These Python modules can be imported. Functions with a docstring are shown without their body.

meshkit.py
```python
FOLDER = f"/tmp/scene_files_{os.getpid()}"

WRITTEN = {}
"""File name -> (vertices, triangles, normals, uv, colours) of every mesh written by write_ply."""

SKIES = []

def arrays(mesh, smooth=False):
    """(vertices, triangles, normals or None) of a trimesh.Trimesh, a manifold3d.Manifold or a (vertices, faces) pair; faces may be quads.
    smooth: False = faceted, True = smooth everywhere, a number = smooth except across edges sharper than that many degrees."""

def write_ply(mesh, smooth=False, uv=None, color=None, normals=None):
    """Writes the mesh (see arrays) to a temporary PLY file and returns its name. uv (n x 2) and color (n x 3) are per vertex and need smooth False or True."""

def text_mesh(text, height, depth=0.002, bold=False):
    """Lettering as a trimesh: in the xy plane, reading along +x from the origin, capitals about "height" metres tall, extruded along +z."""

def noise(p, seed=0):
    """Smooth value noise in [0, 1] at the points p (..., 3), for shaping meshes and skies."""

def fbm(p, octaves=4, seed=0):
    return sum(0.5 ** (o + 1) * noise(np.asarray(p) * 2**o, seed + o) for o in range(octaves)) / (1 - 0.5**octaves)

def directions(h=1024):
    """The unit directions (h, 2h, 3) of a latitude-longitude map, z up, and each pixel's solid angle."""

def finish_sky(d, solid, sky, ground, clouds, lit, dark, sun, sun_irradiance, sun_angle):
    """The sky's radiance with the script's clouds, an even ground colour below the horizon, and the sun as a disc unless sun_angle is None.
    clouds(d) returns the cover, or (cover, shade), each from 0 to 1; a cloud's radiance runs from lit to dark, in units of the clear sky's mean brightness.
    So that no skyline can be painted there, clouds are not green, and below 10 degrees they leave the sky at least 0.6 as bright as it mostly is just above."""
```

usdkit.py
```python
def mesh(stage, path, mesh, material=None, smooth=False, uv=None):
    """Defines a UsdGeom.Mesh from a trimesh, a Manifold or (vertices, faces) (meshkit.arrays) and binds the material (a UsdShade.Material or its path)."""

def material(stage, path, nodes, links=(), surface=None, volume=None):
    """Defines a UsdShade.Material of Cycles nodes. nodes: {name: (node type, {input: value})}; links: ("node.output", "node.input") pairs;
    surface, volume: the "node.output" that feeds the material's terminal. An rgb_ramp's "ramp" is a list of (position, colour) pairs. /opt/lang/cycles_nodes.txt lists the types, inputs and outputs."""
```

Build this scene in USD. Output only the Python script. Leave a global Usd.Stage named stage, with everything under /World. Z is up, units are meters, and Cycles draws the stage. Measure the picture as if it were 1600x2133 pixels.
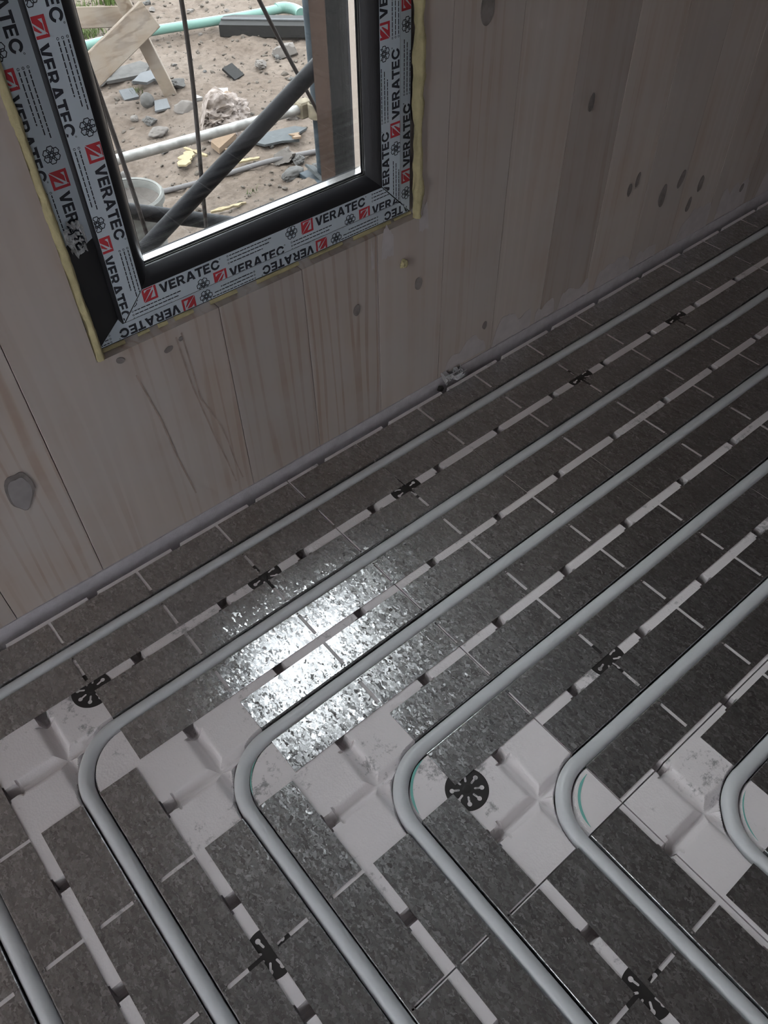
import math, random
import numpy as np, trimesh, manifold3d as m3, usdkit, meshkit
from shapely.geometry import Polygon, Point, LineString, box as sbox, MultiPolygon
from shapely import affinity
from shapely.ops import unary_union
from pxr import Usd, UsdGeom, UsdShade, UsdLux, Gf, Sdf, Vt

stage = Usd.Stage.CreateInMemory()
UsdGeom.SetStageUpAxis(stage, UsdGeom.Tokens.z)
UsdGeom.SetStageMetersPerUnit(stage, 1.0)
UsdGeom.Xform.Define(stage, '/World')
UsdGeom.Scope.Define(stage, '/World/Looks')
random.seed(7)
rng = np.random.default_rng(7)
P = 0.15                      # one cell of the heating-panel grid, metres
# the floor grid: u runs along the window wall (world +x), v away from it (world -y), z up

# ------------------------------------------------------------------ camera
EXPOSURE = 0.0
FPX = 1688.67
cam = UsdGeom.Camera.Define(stage, '/World/camera')
R = np.array([[0.7683322, -0.63987254, -0.01512528], [-0.49093747, -0.5740058, -0.65536078], [0.41066536, 0.51096035, -0.75516454]])
C = np.array([0.193228, -0.796756, 1.040311])
M = Gf.Matrix4d(1.0)
M.SetRow(0, Gf.Vec4d(*map(float, R[0]), 0)); M.SetRow(1, Gf.Vec4d(*map(float, -R[1]), 0))
M.SetRow(2, Gf.Vec4d(*map(float, -R[2]), 0)); M.SetRow(3, Gf.Vec4d(*map(float, C), 1))
cam.AddTransformOp().Set(M)
HA = 20.955
cam.CreateHorizontalApertureAttr(HA); cam.CreateVerticalApertureAttr(HA * 2133 / 1600)
cam.CreateFocalLengthAttr(HA * FPX / 1600)
cam.CreateClippingRangeAttr(Gf.Vec2f(0.02, 500))
cam.CreateExposureAttr(EXPOSURE)

# ------------------------------------------------------------------ sky: bright overcast
SKY = 6.5
usdkit.material(stage, '/World/Looks/overcast_sky', {
    'tc': ('texture_coordinate', {}),
    'mp': ('mapping', {'scale': (1.0, 1.0, 2.2)}),
    'n': ('noise_texture', {'scale': 2.2, 'detail': 6, 'roughness': 0.55}),
    'r': ('rgb_ramp', {'ramp': [(0.35, (0.80, 0.88, 1.0)), (0.62, (1.0, 1.0, 1.0))]}),
    'b': ('background_shader', {'strength': SKY})},
    [('tc.generated', 'mp.vector'), ('mp.vector', 'n.vector'), ('n.fac', 'r.fac'), ('r.color', 'b.color')], surface='b.background')
dome = UsdLux.DomeLight.Define(stage, '/World/sky')
dome.CreateIntensityAttr(1.0)
UsdShade.MaterialBindingAPI.Apply(dome.GetPrim()).Bind(UsdShade.Material.Get(stage, '/World/Looks/overcast_sky'))

# ------------------------------------------------------------------ helpers
used = {}
def numbered(path):
    n = used.get(path, 0); used[path] = n + 1
    return path if n == 0 else f'{path}_{n:03d}'
def tag(prim, label=None, cat=None, group=None, kind=None):
    for k, v in (('label', label), ('category', cat), ('group', group), ('kind', kind)):
        if v: prim.SetCustomDataByKey(k, v)
    return prim
def root(name, label=None, cat=None, group=None, kind=None, loc=None):
    x = UsdGeom.Xform.Define(stage, numbered('/World/' + name))
    if loc is not None: x.AddTranslateOp().Set(Gf.Vec3d(*map(float, loc)))
    return tag(x.GetPrim(), label, cat, group, kind)
def obj(name, mesh, mat, parent=None, smooth=False, label=None, cat=None, group=None, kind=None):
    base = str(parent.GetPath()) if parent is not None else '/World'
    pr = usdkit.mesh(stage, numbered(base + '/' + name), mesh, '/World/Looks/' + mat, smooth=smooth).GetPrim()
    return tag(pr, label, cat, group, kind)
def W(u, v, z): return np.array([u * P, -v * P, z * P])
def cat_(*ms): return trimesh.util.concatenate(list(ms))
def bx(lo, hi):
    lo, hi = np.minimum(lo, hi), np.maximum(lo, hi)
    b = trimesh.creation.box(hi - lo); b.apply_translation((np.array(lo) + hi) / 2); return b
def gbox(u0, u1, v0, v1, z0, z1): return bx(W(u0, v0, z0), W(u1, v1, z1))
def cham(lo, hi, c):
    """box with chamfered edges: hull of three inset boxes"""
    lo, hi = np.minimum(lo, hi).astype(float), np.maximum(lo, hi).astype(float); pts = []
    c = min(c, 0.45 * (hi - lo).min())
    for ax in range(3):
        for s in np.ndindex(2, 2, 2):
            p = np.where(np.array(s) == 0, lo + c, hi - c)
            p[ax] = lo[ax] if s[ax] == 0 else hi[ax]
            pts.append(p)
    return trimesh.convex.convex_hull(np.array(pts))
def tube(pts, r, n=14, cap=True, rr=None):
    pts = np.asarray(pts, float); k = len(pts)
    t = np.gradient(pts, axis=0); t /= np.linalg.norm(t, axis=1)[:, None]
    a = np.array([0, 0, 1.0]) if abs(t[0][2]) < .9 else np.array([1.0, 0, 0])
    x = np.cross(a, t[0]); x /= np.linalg.norm(x); V = []
    for i in range(k):
        x = x - t[i] * (x @ t[i]); x /= np.linalg.norm(x); y = np.cross(t[i], x)
        an = np.linspace(0, 2 * np.pi, n, endpoint=False); ri = r if rr is None else rr[i]
        V.append(pts[i] + ri * (np.cos(an)[:, None] * x + np.sin(an)[:, None] * y))
    V = np.vstack(V); F = []
    for i in range(k - 1):
        for j in range(n):
            a0, a1 = i * n + j, i * n + (j + 1) % n
            F += [[a0, a1, a1 + n], [a0, a1 + n, a0 + n]]
    if cap:
        V = np.vstack([V, pts[0], pts[-1]]); c0, c1 = len(V) - 2, len(V) - 1
        for j in range(n):
            F += [[c0, (j + 1) % n, j], [c1, (k - 1) * n + j, (k - 1) * n + (j + 1) % n]]
    return trimesh.Trimesh(V, F, process=False)
def lathe(prof, n=40):
    return trimesh.creation.revolve(np.asarray(prof, float), sections=n)
def place(m, loc=(0, 0, 0), rot=(0, 0, 0), scale=None):
    m = m.copy()
    if scale is not None: m.apply_scale(scale)
    m.apply_transform(trimesh.transformations.euler_matrix(*np.radians(rot)))
    m.apply_translation(loc); return m
def polys(g):
    if g.is_empty: return []
    return [p for p in (g.geoms if hasattr(g, 'geoms') else [g]) if p.geom_type == 'Polygon' and p.area > 1e-10]
def extr(g, h):
    ms = [trimesh.creation.extrude_polygon(p, h) for p in polys(g)]
    return cat_(*ms) if ms else None
def grid(X, Y, Z):
    ny, nx = X.shape; i = np.arange(nx * ny).reshape(ny, nx)
    F = np.stack([i[:-1, :-1], i[:-1, 1:], i[1:, 1:], i[1:, :-1]], -1).reshape(-1, 4)
    F = np.vstack([F[:, [0, 1, 2]], F[:, [0, 2, 3]]])
    return trimesh.Trimesh(np.c_[X.ravel(), Y.ravel(), Z.ravel()], F, process=False)
def sn(p): return (meshkit.fbm(p) - .5) * 4        # about -1 to 1
def rock(seed, size, rough=.28, flat=1.0, sub=2, cut=0):
    r = np.random.default_rng(seed); s = trimesh.creation.icosphere(subdivisions=sub); v = np.array(s.vertices)
    o_ = r.uniform(0, 50, 3); d = 1 + rough * np.ravel(sn(v * 1.1 + o_)) + .35 * rough * np.ravel(sn(v * 4 + o_)) + .22 * rough * np.ravel(sn(v * 11 + o_))
    v = v * np.reshape(d, (-1, 1))
    for _ in range(cut):                                            # broken faces
        n = r.normal(size=3); n /= np.linalg.norm(n); h = r.uniform(.45, .8); q = v @ n
        v = v - np.where(q > h, q - h, 0)[:, None] * n
    v = v * np.array(size) * [1, 1, flat]
    return trimesh.Trimesh(v, s.faces, process=False)

# ------------------------------------------------------------------ materials
def mat(name, nodes, links=(), surface='p.BSDF'):
    usdkit.material(stage, '/World/Looks/' + name, nodes, list(links), surface=surface)
def plain(name, col, rough=.6, metallic=0.0, bump=0, bscale=200, var=0, vscale=20, **kw):
    """one colour, with an optional fine bump and slight mottling of the thing's own colour"""
    n = {'p': ('principled_bsdf', {'base_color': col, 'roughness': rough, 'metallic': metallic, **kw}), 'g': ('geometry', {})}
    l = []
    if var:
        n['v'] = ('noise_texture', {'scale': vscale, 'detail': 5})
        n['r'] = ('rgb_ramp', {'ramp': [(.3, tuple(c * (1 - var) for c in col)), (.7, tuple(min(1, c * (1 + var)) for c in col))]})
        l += [('g.position', 'v.vector'), ('v.fac', 'r.fac'), ('r.color', 'p.base_color')]
    if bump:
        n['n'] = ('noise_texture', {'scale': bscale, 'detail': 3}); n['b'] = ('bump', {'strength': bump, 'distance': .002})
        l += [('g.position', 'n.vector'), ('n.fac', 'b.height'), ('b.normal', 'p.normal')]
    mat(name, n, l)

def wood(name, c0, c1, streak, wscale=26, rough=.55, axis='z', wash=.35, washcol=(.5, .46, .45)):
    """long grain along one axis, different on every piece through object_info.random"""
    sc = {'z': (1, 1, .05), 'x': (.05, 1, 1)}[axis]
    n = {'g': ('geometry', {}), 'o': ('object_info', {}),
         'k': ('math', {'math_type': 'multiply', 'value2': 37.0}), 'cx': ('combine_xyz', {}),
         'ad': ('vector_math', {'math_type': 'add'}), 'm': ('mapping', {'scale': sc}),
         'dn': ('noise_texture', {'scale': 7, 'detail': 2}), 'w': ('wave_texture', {'wave_type': 'bands', 'bands_direction': 'x' if axis == 'z' else 'y', 'scale': wscale, 'distortion': 13, 'detail': 3, 'detail_scale': .9, 'detail_roughness': .6}),
         'sn': ('noise_texture', {'scale': 30, 'detail': 4, 'roughness': .55, 'distortion': .4}), 'mk': ('noise_texture', {'scale': 5, 'detail': 1}), 'mr': ('map_range', {'from_min': .46, 'from_max': .66, 'to_min': 0, 'to_max': .42}),
         'ln': ('rgb_ramp', {'ramp': [(.72, (0, 0, 0)), (.95, (1, 1, 1))]}), 'lm': ('math', {'math_type': 'multiply_add'}),
         'r': ('rgb_ramp', {'ramp': [(.30, tuple(min(1, c * 1.05) for c in c0)), (.48, c0), (.64, c1), (.86, streak)]}),
         'fn': ('noise_texture', {'scale': 160, 'detail': 3}),
         'wn': ('noise_texture', {'scale': 9, 'detail': 5, 'roughness': .6}),
         'wr': ('rgb_ramp', {'ramp': [(.38, (0, 0, 0)), (.66, (1, 1, 1))]}),
         'wm': ('math', {'math_type': 'multiply', 'value2': wash}),
         'mx': ('mix_color', {'b': washcol}),
         'tv': ('map_range', {'value': .5, 'from_min': 0, 'from_max': 1, 'to_min': .86, 'to_max': 1.08}),
         'hs': ('hsv', {}), 'b': ('bump', {'strength': .15, 'distance': .001}), 'p': ('principled_bsdf', {'roughness': rough, 'specular_ior_level': .35})}
    l = [('o.random', 'k.value1'), ('k.value', 'cx.x'), ('k.value', 'cx.y'), ('k.value', 'cx.z'), ('g.position', 'ad.vector1'), ('cx.vector', 'ad.vector2'),
         ('ad.vector', 'm.vector'), ('m.vector', 'w.vector'), ('m.vector', 'fn.vector'), ('ad.vector', 'wn.vector'), ('m.vector', 'sn.vector'), ('m.vector', 'mk.vector'), ('mk.fac', 'mr.value'), ('w.fac', 'ln.fac'), ('ln.color', 'lm.value1'), ('mr.result', 'lm.value2'), ('sn.fac', 'lm.value3'), ('lm.value', 'r.fac'), ('wn.fac', 'wr.fac'), ('wr.color', 'wm.value1'),
         ('wm.value', 'mx.fac'), ('r.color', 'mx.a'), ('o.random', 'tv.value'), ('mx.result', 'hs.color'), ('tv.result', 'hs.value'), ('hs.color', 'p.base_color'),
         ('fn.fac', 'b.height'), ('b.normal', 'p.normal')]
    mat(name, n, l)

wood('whitewashed_pine', (.49, .425, .385), (.465, .385, .335), (.41, .315, .26), wscale=13, wash=.55, washcol=(.50, .46, .44))
wood('sawn_timber', (.15, .118, .088), (.127, .093, .066), (.09, .063, .042), wscale=14, wash=.5, washcol=(.172, .154, .138), axis='x', rough=.75)
plain('end_grain', (.36, .30, .25), .8, var=.15, vscale=120)
plain('knot_wood', (.22, .195, .185), .6, var=.25, vscale=60)
plain('grain_dark', (.37, .295, .255), .6, var=.2, vscale=60)
plain('filler', (.52, .475, .475), .7, var=.08, vscale=40, bump=.3, bscale=120)
plain('edge_foam', (.50, .475, .50), .8, var=.10, vscale=60, bump=.3, bscale=300)
plain('concrete', (.30, .29, .28), .9, var=.15)
plain('plaster', (.48, .44, .42), .9, var=.05)
plain('black_profile', (.012, .012, .014), .34, bump=.08, bscale=900)
plain('outer_profile', (.012, .012, .014), .6, specular_ior_level=.12)
plain('knot_heart', (.30, .275, .275), .6, var=.12, vscale=50)
plain('rubber', (.012, .012, .012), .5)
plain('spacer_metal', (.86, .85, .84), .22, metallic=1.0)
plain('film', (.55, .62, .68), .36, bump=.12, bscale=60)
plain('print_black', (.018, .02, .03), .5)
plain('print_red', (.50, .035, .05), .45)
plain('gutter_black', (.010, .0095, .009), .55, specular_ior_level=.12)
plain('torn_film', (.60, .61, .62), .25, var=.3, vscale=90)
plain('pu_foam', (.52, .46, .26), .75, var=.16, vscale=45, bump=.6, bscale=220)
plain('membrane', (0.005, 0.005, 0.005), .6, bump=.5, bscale=160, specular_ior_level=.08)
plain('batten_brown', (0.032, 0.020, 0.015), .65, var=.25, vscale=14, specular_ior_level=.08)
plain('anchor_plastic', (.022, .020, .020), .45)
plain('black_plastic', (.02, .019, .018), .4)
plain('scaffold_black', (0.005, 0.005, 0.006), .5, metallic=.35, var=.35, vscale=30, specular_ior_level=.10)
plain('scaffold_blue', (0.028, 0.035, 0.041), .5, metallic=.2, var=.35, vscale=18, specular_ior_level=.10)
plain('galvanised_tube', (0.208, 0.201, 0.190), .45, metallic=.6, var=.35, vscale=26)
plain('coupler_rust', (0.134, 0.114, 0.082), .8, var=.3, vscale=40, specular_ior_level=.10)
plain('cable_black', (.018, .015, .014), .6, specular_ior_level=.10)
plain('green_pvc', (0.075, 0.142, 0.120), .42, var=.12, vscale=12)
plain('bucket_grey', (0.153, 0.153, 0.144), .7, var=.22, vscale=16, specular_ior_level=.10)
plain('hose_grey', (0.097, 0.091, 0.091), .55, var=.1, specular_ior_level=.10)
plain('grey_stone', (0.074, 0.071, 0.068), .9, var=.2, vscale=35, bump=.5, bscale=90, specular_ior_level=.10)
plain('brown_stone', (0.075, 0.064, 0.054), .9, var=.2, vscale=35, bump=.5, bscale=90, specular_ior_level=.10)
plain('pale_stone', (0.107, 0.096, 0.088), .9, var=.15, vscale=35, bump=.5, bscale=90, specular_ior_level=.10)
plain('slate', (0.054, 0.058, 0.060), .6, var=.12, vscale=40, bump=.4, bscale=80, specular_ior_level=.10)
plain('pale_slate', (0.091, 0.094, 0.098), .6, var=.08, vscale=40, bump=.3, bscale=80, specular_ior_level=.10)
plain('wood_chip', (0.209, 0.169, 0.104), .8, var=.15, vscale=60, specular_ior_level=.10)
plain('brown_chip', (0.128, 0.090, 0.061), .8, var=.15, vscale=60, specular_ior_level=.10)
plain('white_scrap', (0.235, 0.231, 0.225), .6, specular_ior_level=.10)
plain('grass', (0.055, 0.078, 0.023), .7, var=.3, vscale=40, specular_ior_level=.10)
plain('scrap_film', (.52, .52, .53), .4)
plain('turquoise_ink', (.20, .52, .47), .6)
plain('sack_cloth', (0.091, 0.081, 0.077), .9, var=.15, vscale=20, specular_ior_level=.10)
# rubble lump: pale, pitted, pinkish mortar
mat('mortar', {'g': ('geometry', {}), 'v': ('voronoi_texture', {'scale': 55}), 'n': ('noise_texture', {'scale': 30, 'detail': 6}),
    'r': ('rgb_ramp', {'ramp': [(.35, (.085, .066, .054)), (.5, (.155, .13, .116)), (.68, (.235, .203, .188))]}),
    'b': ('bump', {'strength': .8, 'distance': .006}), 'p': ('principled_bsdf', {'roughness': .95, 'specular_ior_level': .05})},
    [('g.position', 'v.vector'), ('g.position', 'n.vector'), ('n.fac', 'r.fac'), ('r.color', 'p.base_color'), ('v.distance', 'b.height'), ('b.normal', 'p.normal')])
# trodden building-site dirt
mat('dirt', {'g': ('geometry', {}), 'n1': ('noise_texture', {'scale': 2.2, 'detail': 5}), 'n2': ('noise_texture', {'scale': 30, 'detail': 7, 'roughness': .65}), 'v': ('voronoi_texture', {'scale': 48}),
    'r1': ('rgb_ramp', {'ramp': [(.3, (.084, .065, .052)), (.7, (.122, .100, .084))]}),
    'r2': ('rgb_ramp', {'ramp': [(.25, (.55, .52, .50)), (.5, (1, 1, 1)), (.75, (1.28, 1.26, 1.24))]}),
    'mx': ('mix_color', {'blend_type': 'multiply', 'fac': .85}), 'ad': ('math', {'math_type': 'multiply_add', 'value2': .5}),
    'b': ('bump', {'strength': .75, 'distance': .012}), 'p': ('principled_bsdf', {'roughness': .95, 'specular_ior_level': .05})},
    [('g.position', 'n1.vector'), ('g.position', 'n2.vector'), ('g.position', 'v.vector'), ('n1.fac', 'r1.fac'), ('n2.fac', 'r2.fac'), ('r1.color', 'mx.a'), ('r2.color', 'mx.b'), ('mx.result', 'p.base_color'),
     ('v.distance', 'ad.value1'), ('n2.fac', 'ad.value3'), ('ad.value', 'b.height'), ('b.normal', 'p.normal')])
# expanded polystyrene: beads, with dark scuffs where the fitters knelt
mat('polystyrene', {'g': ('geometry', {}), 'v': ('voronoi_texture', {'scale': 330}), 'n': ('noise_texture', {'scale': 7, 'detail': 2}), 's': ('noise_texture', {'scale': 60, 'detail': 6, 'roughness': .75}),
    'mu': ('math', {'math_type': 'multiply'}), 'r': ('rgb_ramp', {'ramp': [(.33, (.84, .80, .81)), (.41, (.36, .35, .355))]}),
    'b': ('bump', {'strength': .22, 'distance': .001}), 'p': ('principled_bsdf', {'roughness': .75, 'specular_ior_level': .3})},
    [('g.position', 'v.vector'), ('g.position', 'n.vector'), ('g.position', 's.vector'), ('n.fac', 'mu.value1'), ('s.fac', 'mu.value2'), ('mu.value', 'r.fac'), ('r.color', 'p.base_color'), ('v.distance', 'b.height'), ('b.normal', 'p.normal')])
# hot-dip galvanised sheet: every spangle a crystal of its own tilt
mat('galvanised_sheet', {'g': ('geometry', {}), 'wn': ('noise_texture', {'scale': 130, 'detail': 3, 'roughness': .6}), 'wa': ('vector_math', {'math_type': 'multiply_add', 'vector2': (.013, .013, .013)}),
    'm1': ('mapping', {'rotation': (0, 0, .5), 'scale': (1, .30, 1)}), 'm2': ('mapping', {'rotation': (0, 0, -.9), 'scale': (1, .33, 1)}),
    'v': ('voronoi_texture', {'scale': 340}), 'v2': ('voronoi_texture', {'scale': 300}), 'sel': ('noise_texture', {'scale': 160, 'detail': 1}), 'selr': ('map_range', {'from_min': .47, 'from_max': .53}),
    'mv': ('mix_color', {}), 'vs': ('vector_math', {'math_type': 'subtract', 'vector2': (.5, .5, .5)}),
    'q1': ('vector_math', {'math_type': 'multiply'}), 'q2': ('vector_math', {'math_type': 'multiply'}), 'vk': ('vector_math', {'math_type': 'scale', 'scale': .7}),
    'big': ('noise_texture', {'scale': 11, 'detail': 4}), 'bs': ('vector_math', {'math_type': 'subtract', 'vector2': (.5, .5, .5)}), 'bk': ('vector_math', {'math_type': 'scale', 'scale': .05}),
    'a1': ('vector_math', {'math_type': 'add'}), 'a2': ('vector_math', {'math_type': 'add'}), 'nn': ('vector_math', {'math_type': 'normalize'}),
    'rr': ('map_range', {'from_min': 0, 'from_max': 1, 'to_min': .13, 'to_max': .26}), 'sx': ('separate_xyz', {}),
    'cr': ('rgb_ramp', {'ramp': [(0, (.335, .333, .335)), (.5, (.445, .443, .445)), (1, (.62, .62, .625))]}),
    'p': ('principled_bsdf', {'metallic': 1.0}), 'pb': ('principled_bsdf', {'metallic': 1.0, 'roughness': .42}), 'mc': ('mix_closure', {'fac': .26})},
    [('p.BSDF', 'mc.closure1'), ('pb.BSDF', 'mc.closure2'), ('cr.color', 'pb.base_color'), ('nn.vector', 'pb.normal'), ('g.position', 'wn.vector'), ('wn.color', 'wa.vector1'), ('g.position', 'wa.vector3'), ('wa.vector', 'm1.vector'), ('wa.vector', 'm2.vector'), ('m1.vector', 'v.vector'), ('m2.vector', 'v2.vector'),
     ('g.position', 'sel.vector'), ('sel.fac', 'selr.value'), ('selr.result', 'mv.fac'), ('v.color', 'mv.a'), ('v2.color', 'mv.b'), ('mv.result', 'vs.vector1'),
     ('vs.vector', 'q1.vector1'), ('vs.vector', 'q1.vector2'), ('q1.vector', 'q2.vector1'), ('vs.vector', 'q2.vector2'), ('q2.vector', 'vk.vector1'),
     ('g.position', 'big.vector'), ('big.color', 'bs.vector1'), ('bs.vector', 'bk.vector1'), ('g.normal', 'a1.vector1'), ('vk.vector', 'a1.vector2'), ('a1.vector', 'a2.vector1'), ('bk.vector', 'a2.vector2'),
     ('a2.vector', 'nn.vector1'), ('nn.vector', 'p.normal'), ('mv.result', 'sx.vector'), ('sx.y', 'rr.value'), ('rr.result', 'p.roughness'), ('sx.z', 'cr.fac'), ('cr.color', 'p.base_color')], surface='mc.closure')
mat('pipe_plastic', {'p': ('principled_bsdf', {'base_color': (.66, .68, .70), 'roughness': .36})})
mat('window_glass', {'t': ('transparent_bsdf', {'color': (.98, .99, .985)}), 'g': ('glossy_bsdf', {'roughness': .01, 'color': (1, 1, 1)}), 'f': ('layer_weight', {'blend': .5}),
    'pw': ('math', {'math_type': 'power', 'value2': 5.0}), 'ma': ('math', {'math_type': 'multiply_add', 'value2': .9, 'value3': .035}), 'm': ('mix_closure', {})},
    [('f.facing', 'pw.value1'), ('pw.value', 'ma.value1'), ('ma.value', 'm.fac'), ('t.BSDF', 'm.closure1'), ('g.BSDF', 'm.closure2')], surface='m.closure')

# ------------------------------------------------------------------ the room shell
VW = .62                                          # inner face of the window wall at v = -VW
WU0, WU1, WZ0, WZ1 = 2.90, 6.62, 2.507, 9.20      # the rough opening
UL, UR, VB, ZC = -11.0, 21.5, 19.0, 16.0          # room: left, right, back, ceiling
ZG = -.6                                          # the ground outside, metres
wall = root('wall_front', kind='structure')
def man(m): return m3.Manifold(m3.Mesh(np.asarray(m.vertices, np.float32), np.asarray(m.faces, np.uint32)))
def back(m):
    q = m.to_mesh(); return trimesh.Trimesh(q.vert_properties[:, :3], q.tri_verts, process=False)
hole = man(gbox(WU0, WU1, -VW + .1, -3, WZ0, WZ1))
edges = [2.23 + .955 * k for k in range(-14, 21)]
edges[0], edges[-1] = UL, UR
edges = [e for e in edges if abs(e - 3.185) > .01]                    # one double-width board under the window
for a, b in zip(edges[:-1], edges[1:]):
    j = rng.uniform(-.012, .012)
    segs = [(.10, ZC)]
    if -1 < a < .5: segs = [(.10, 3.62), (3.635, ZC)]              # a butt joint left of the window
    for z0, z1 in segs:
        pr = rng.uniform(0, .008)
        m = cham(W(a + .003, -VW - pr, z0), W(b - .003, -VW - .6, z1), .0006)
        if b > WU0 and a < WU1: m = back(man(m) - hole)
        obj('wall_board', m, 'whitewashed_pine', wall)
def ring(v0, v1, grow=0, zb=-5):                                     # outer layer of the wall, with the opening
    return back(man(gbox(UL - 1.3, UR + 1.3, v0, v1, zb, ZC + 2)) - man(gbox(WU0 - .0 + grow * 0, 6.35, v0 + 1, v1 - 1, 2.30, WZ1)))
obj('membrane', ring(-VW - .6, -VW - 1.08), 'membrane', wall)
obj('cladding', ring(-VW - 1.08, -VW - 1.35), 'batten_brown', wall)
# knots and filler on the boards, thin raised patches
def blob(u, z, a, b, seed, rot=0, wob=.25, n=28, th=.004):
    r = np.random.default_rng(seed); an = np.linspace(0, 2 * np.pi, n, endpoint=False)
    rad = 1 + wob * sum(r.normal() / k * np.cos(k * an + r.uniform(0, 6)) for k in (2, 3, 5)) * .5
    pg = Polygon(np.c_[a * rad * np.cos(an), b * rad * np.sin(an)]).buffer(0)
    m = extr(affinity.rotate(pg, rot, origin=(0, 0)), th)
    v = np.array(m.vertices); m.vertices = np.c_[(u + v[:, 0]) * P, (VW - .002 - v[:, 2]) * P, (z + v[:, 1]) * P]
    m.invert(); trimesh.repair.fix_normals(m); return m
for i, (u, z, a, b, rot) in enumerate([(6.63, 1.69, .05, .085, 0), (5.74, 1.74, .045, .07, 0), (9.25, 2.95, .05, .10, -5), (10.41, 1.50, .045, .09, -4), (10.55, 1.60, .04, .10, -6), (11.26, 1.12, .075, .17, 0),
        (11.65, 1.24, .06, .14, -18), (12.22, .98, .06, .12, -5), (12.04, .71, .06, .10, 0), (13.53, .47, .05, .07, 0), (7.80, .56, .04, .06, 0), (7.43, 4.31, .09, .16, 0), (3.10, 2.43, .03, .04, 50), (3.56, 2.32, .045, .03, 20), (3.70, 2.37, .022, .022, 0)]):
    obj('knot', blob(u, z, a, b, 100 + i, rot), 'knot_wood', wall)
obj('knot', blob(1.86, 1.60, .115, .235, 140, -10, .3), 'knot_wood', wall)
obj('knot', blob(1.855, 1.575, .092, .20, 140, -10, .3, th=.006), 'knot_heart', wall, label='grey heart of the big knot')
def smear(u0, u1, z0, h, seed):
    r = np.random.default_rng(seed); t = np.linspace(0, 1, 22)
    top = h * (.8 + .25 * sn(np.c_[t * 3, t * 0 + seed, t * 0]).ravel()) * np.clip(np.minimum(t, 1 - t) * 9, 0, 1) ** .4
    bot = -.02 + .012 * sn(np.c_[t * 6, t * 0 + seed + 5, t * 0]).ravel()
    pg = Polygon(np.r_[np.c_[u0 + (u1 - u0) * t + .3 * top * r.uniform(-.3, .3), z0 + np.maximum(top, .01)], np.c_[u0 + (u1 - u0) * t, z0 + bot][::-1]]).buffer(0)
    m = extr(pg, .002); v = np.array(m.vertices); m.vertices = np.c_[v[:, 0] * P, (VW - .0005 - v[:, 2]) * P, v[:, 1] * P]; trimesh.repair.fix_normals(m); return m
for i, (u0, u1, z0, h) in enumerate([(7.12, 7.86, .16, .30), (7.98, 8.72, .13, .36), (8.80, 9.20, .14, .26), (9.28, 9.92, .13, .33), (10.05, 10.85, .12, .34), (10.95, 11.45, .13, .22), (11.95, 12.75, .12, .42), (12.95, 13.75, .14, .52), (14.1, 15.3, .12, .5),
        (6.63, 6.76, 2.34, .33), (6.10, 6.27, 2.22, .30), (5.96, 6.0, 2.16, .33)]):
    obj('filler_patch', smear(u0, u1, z0, h, 200 + i), 'filler', wall)
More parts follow.
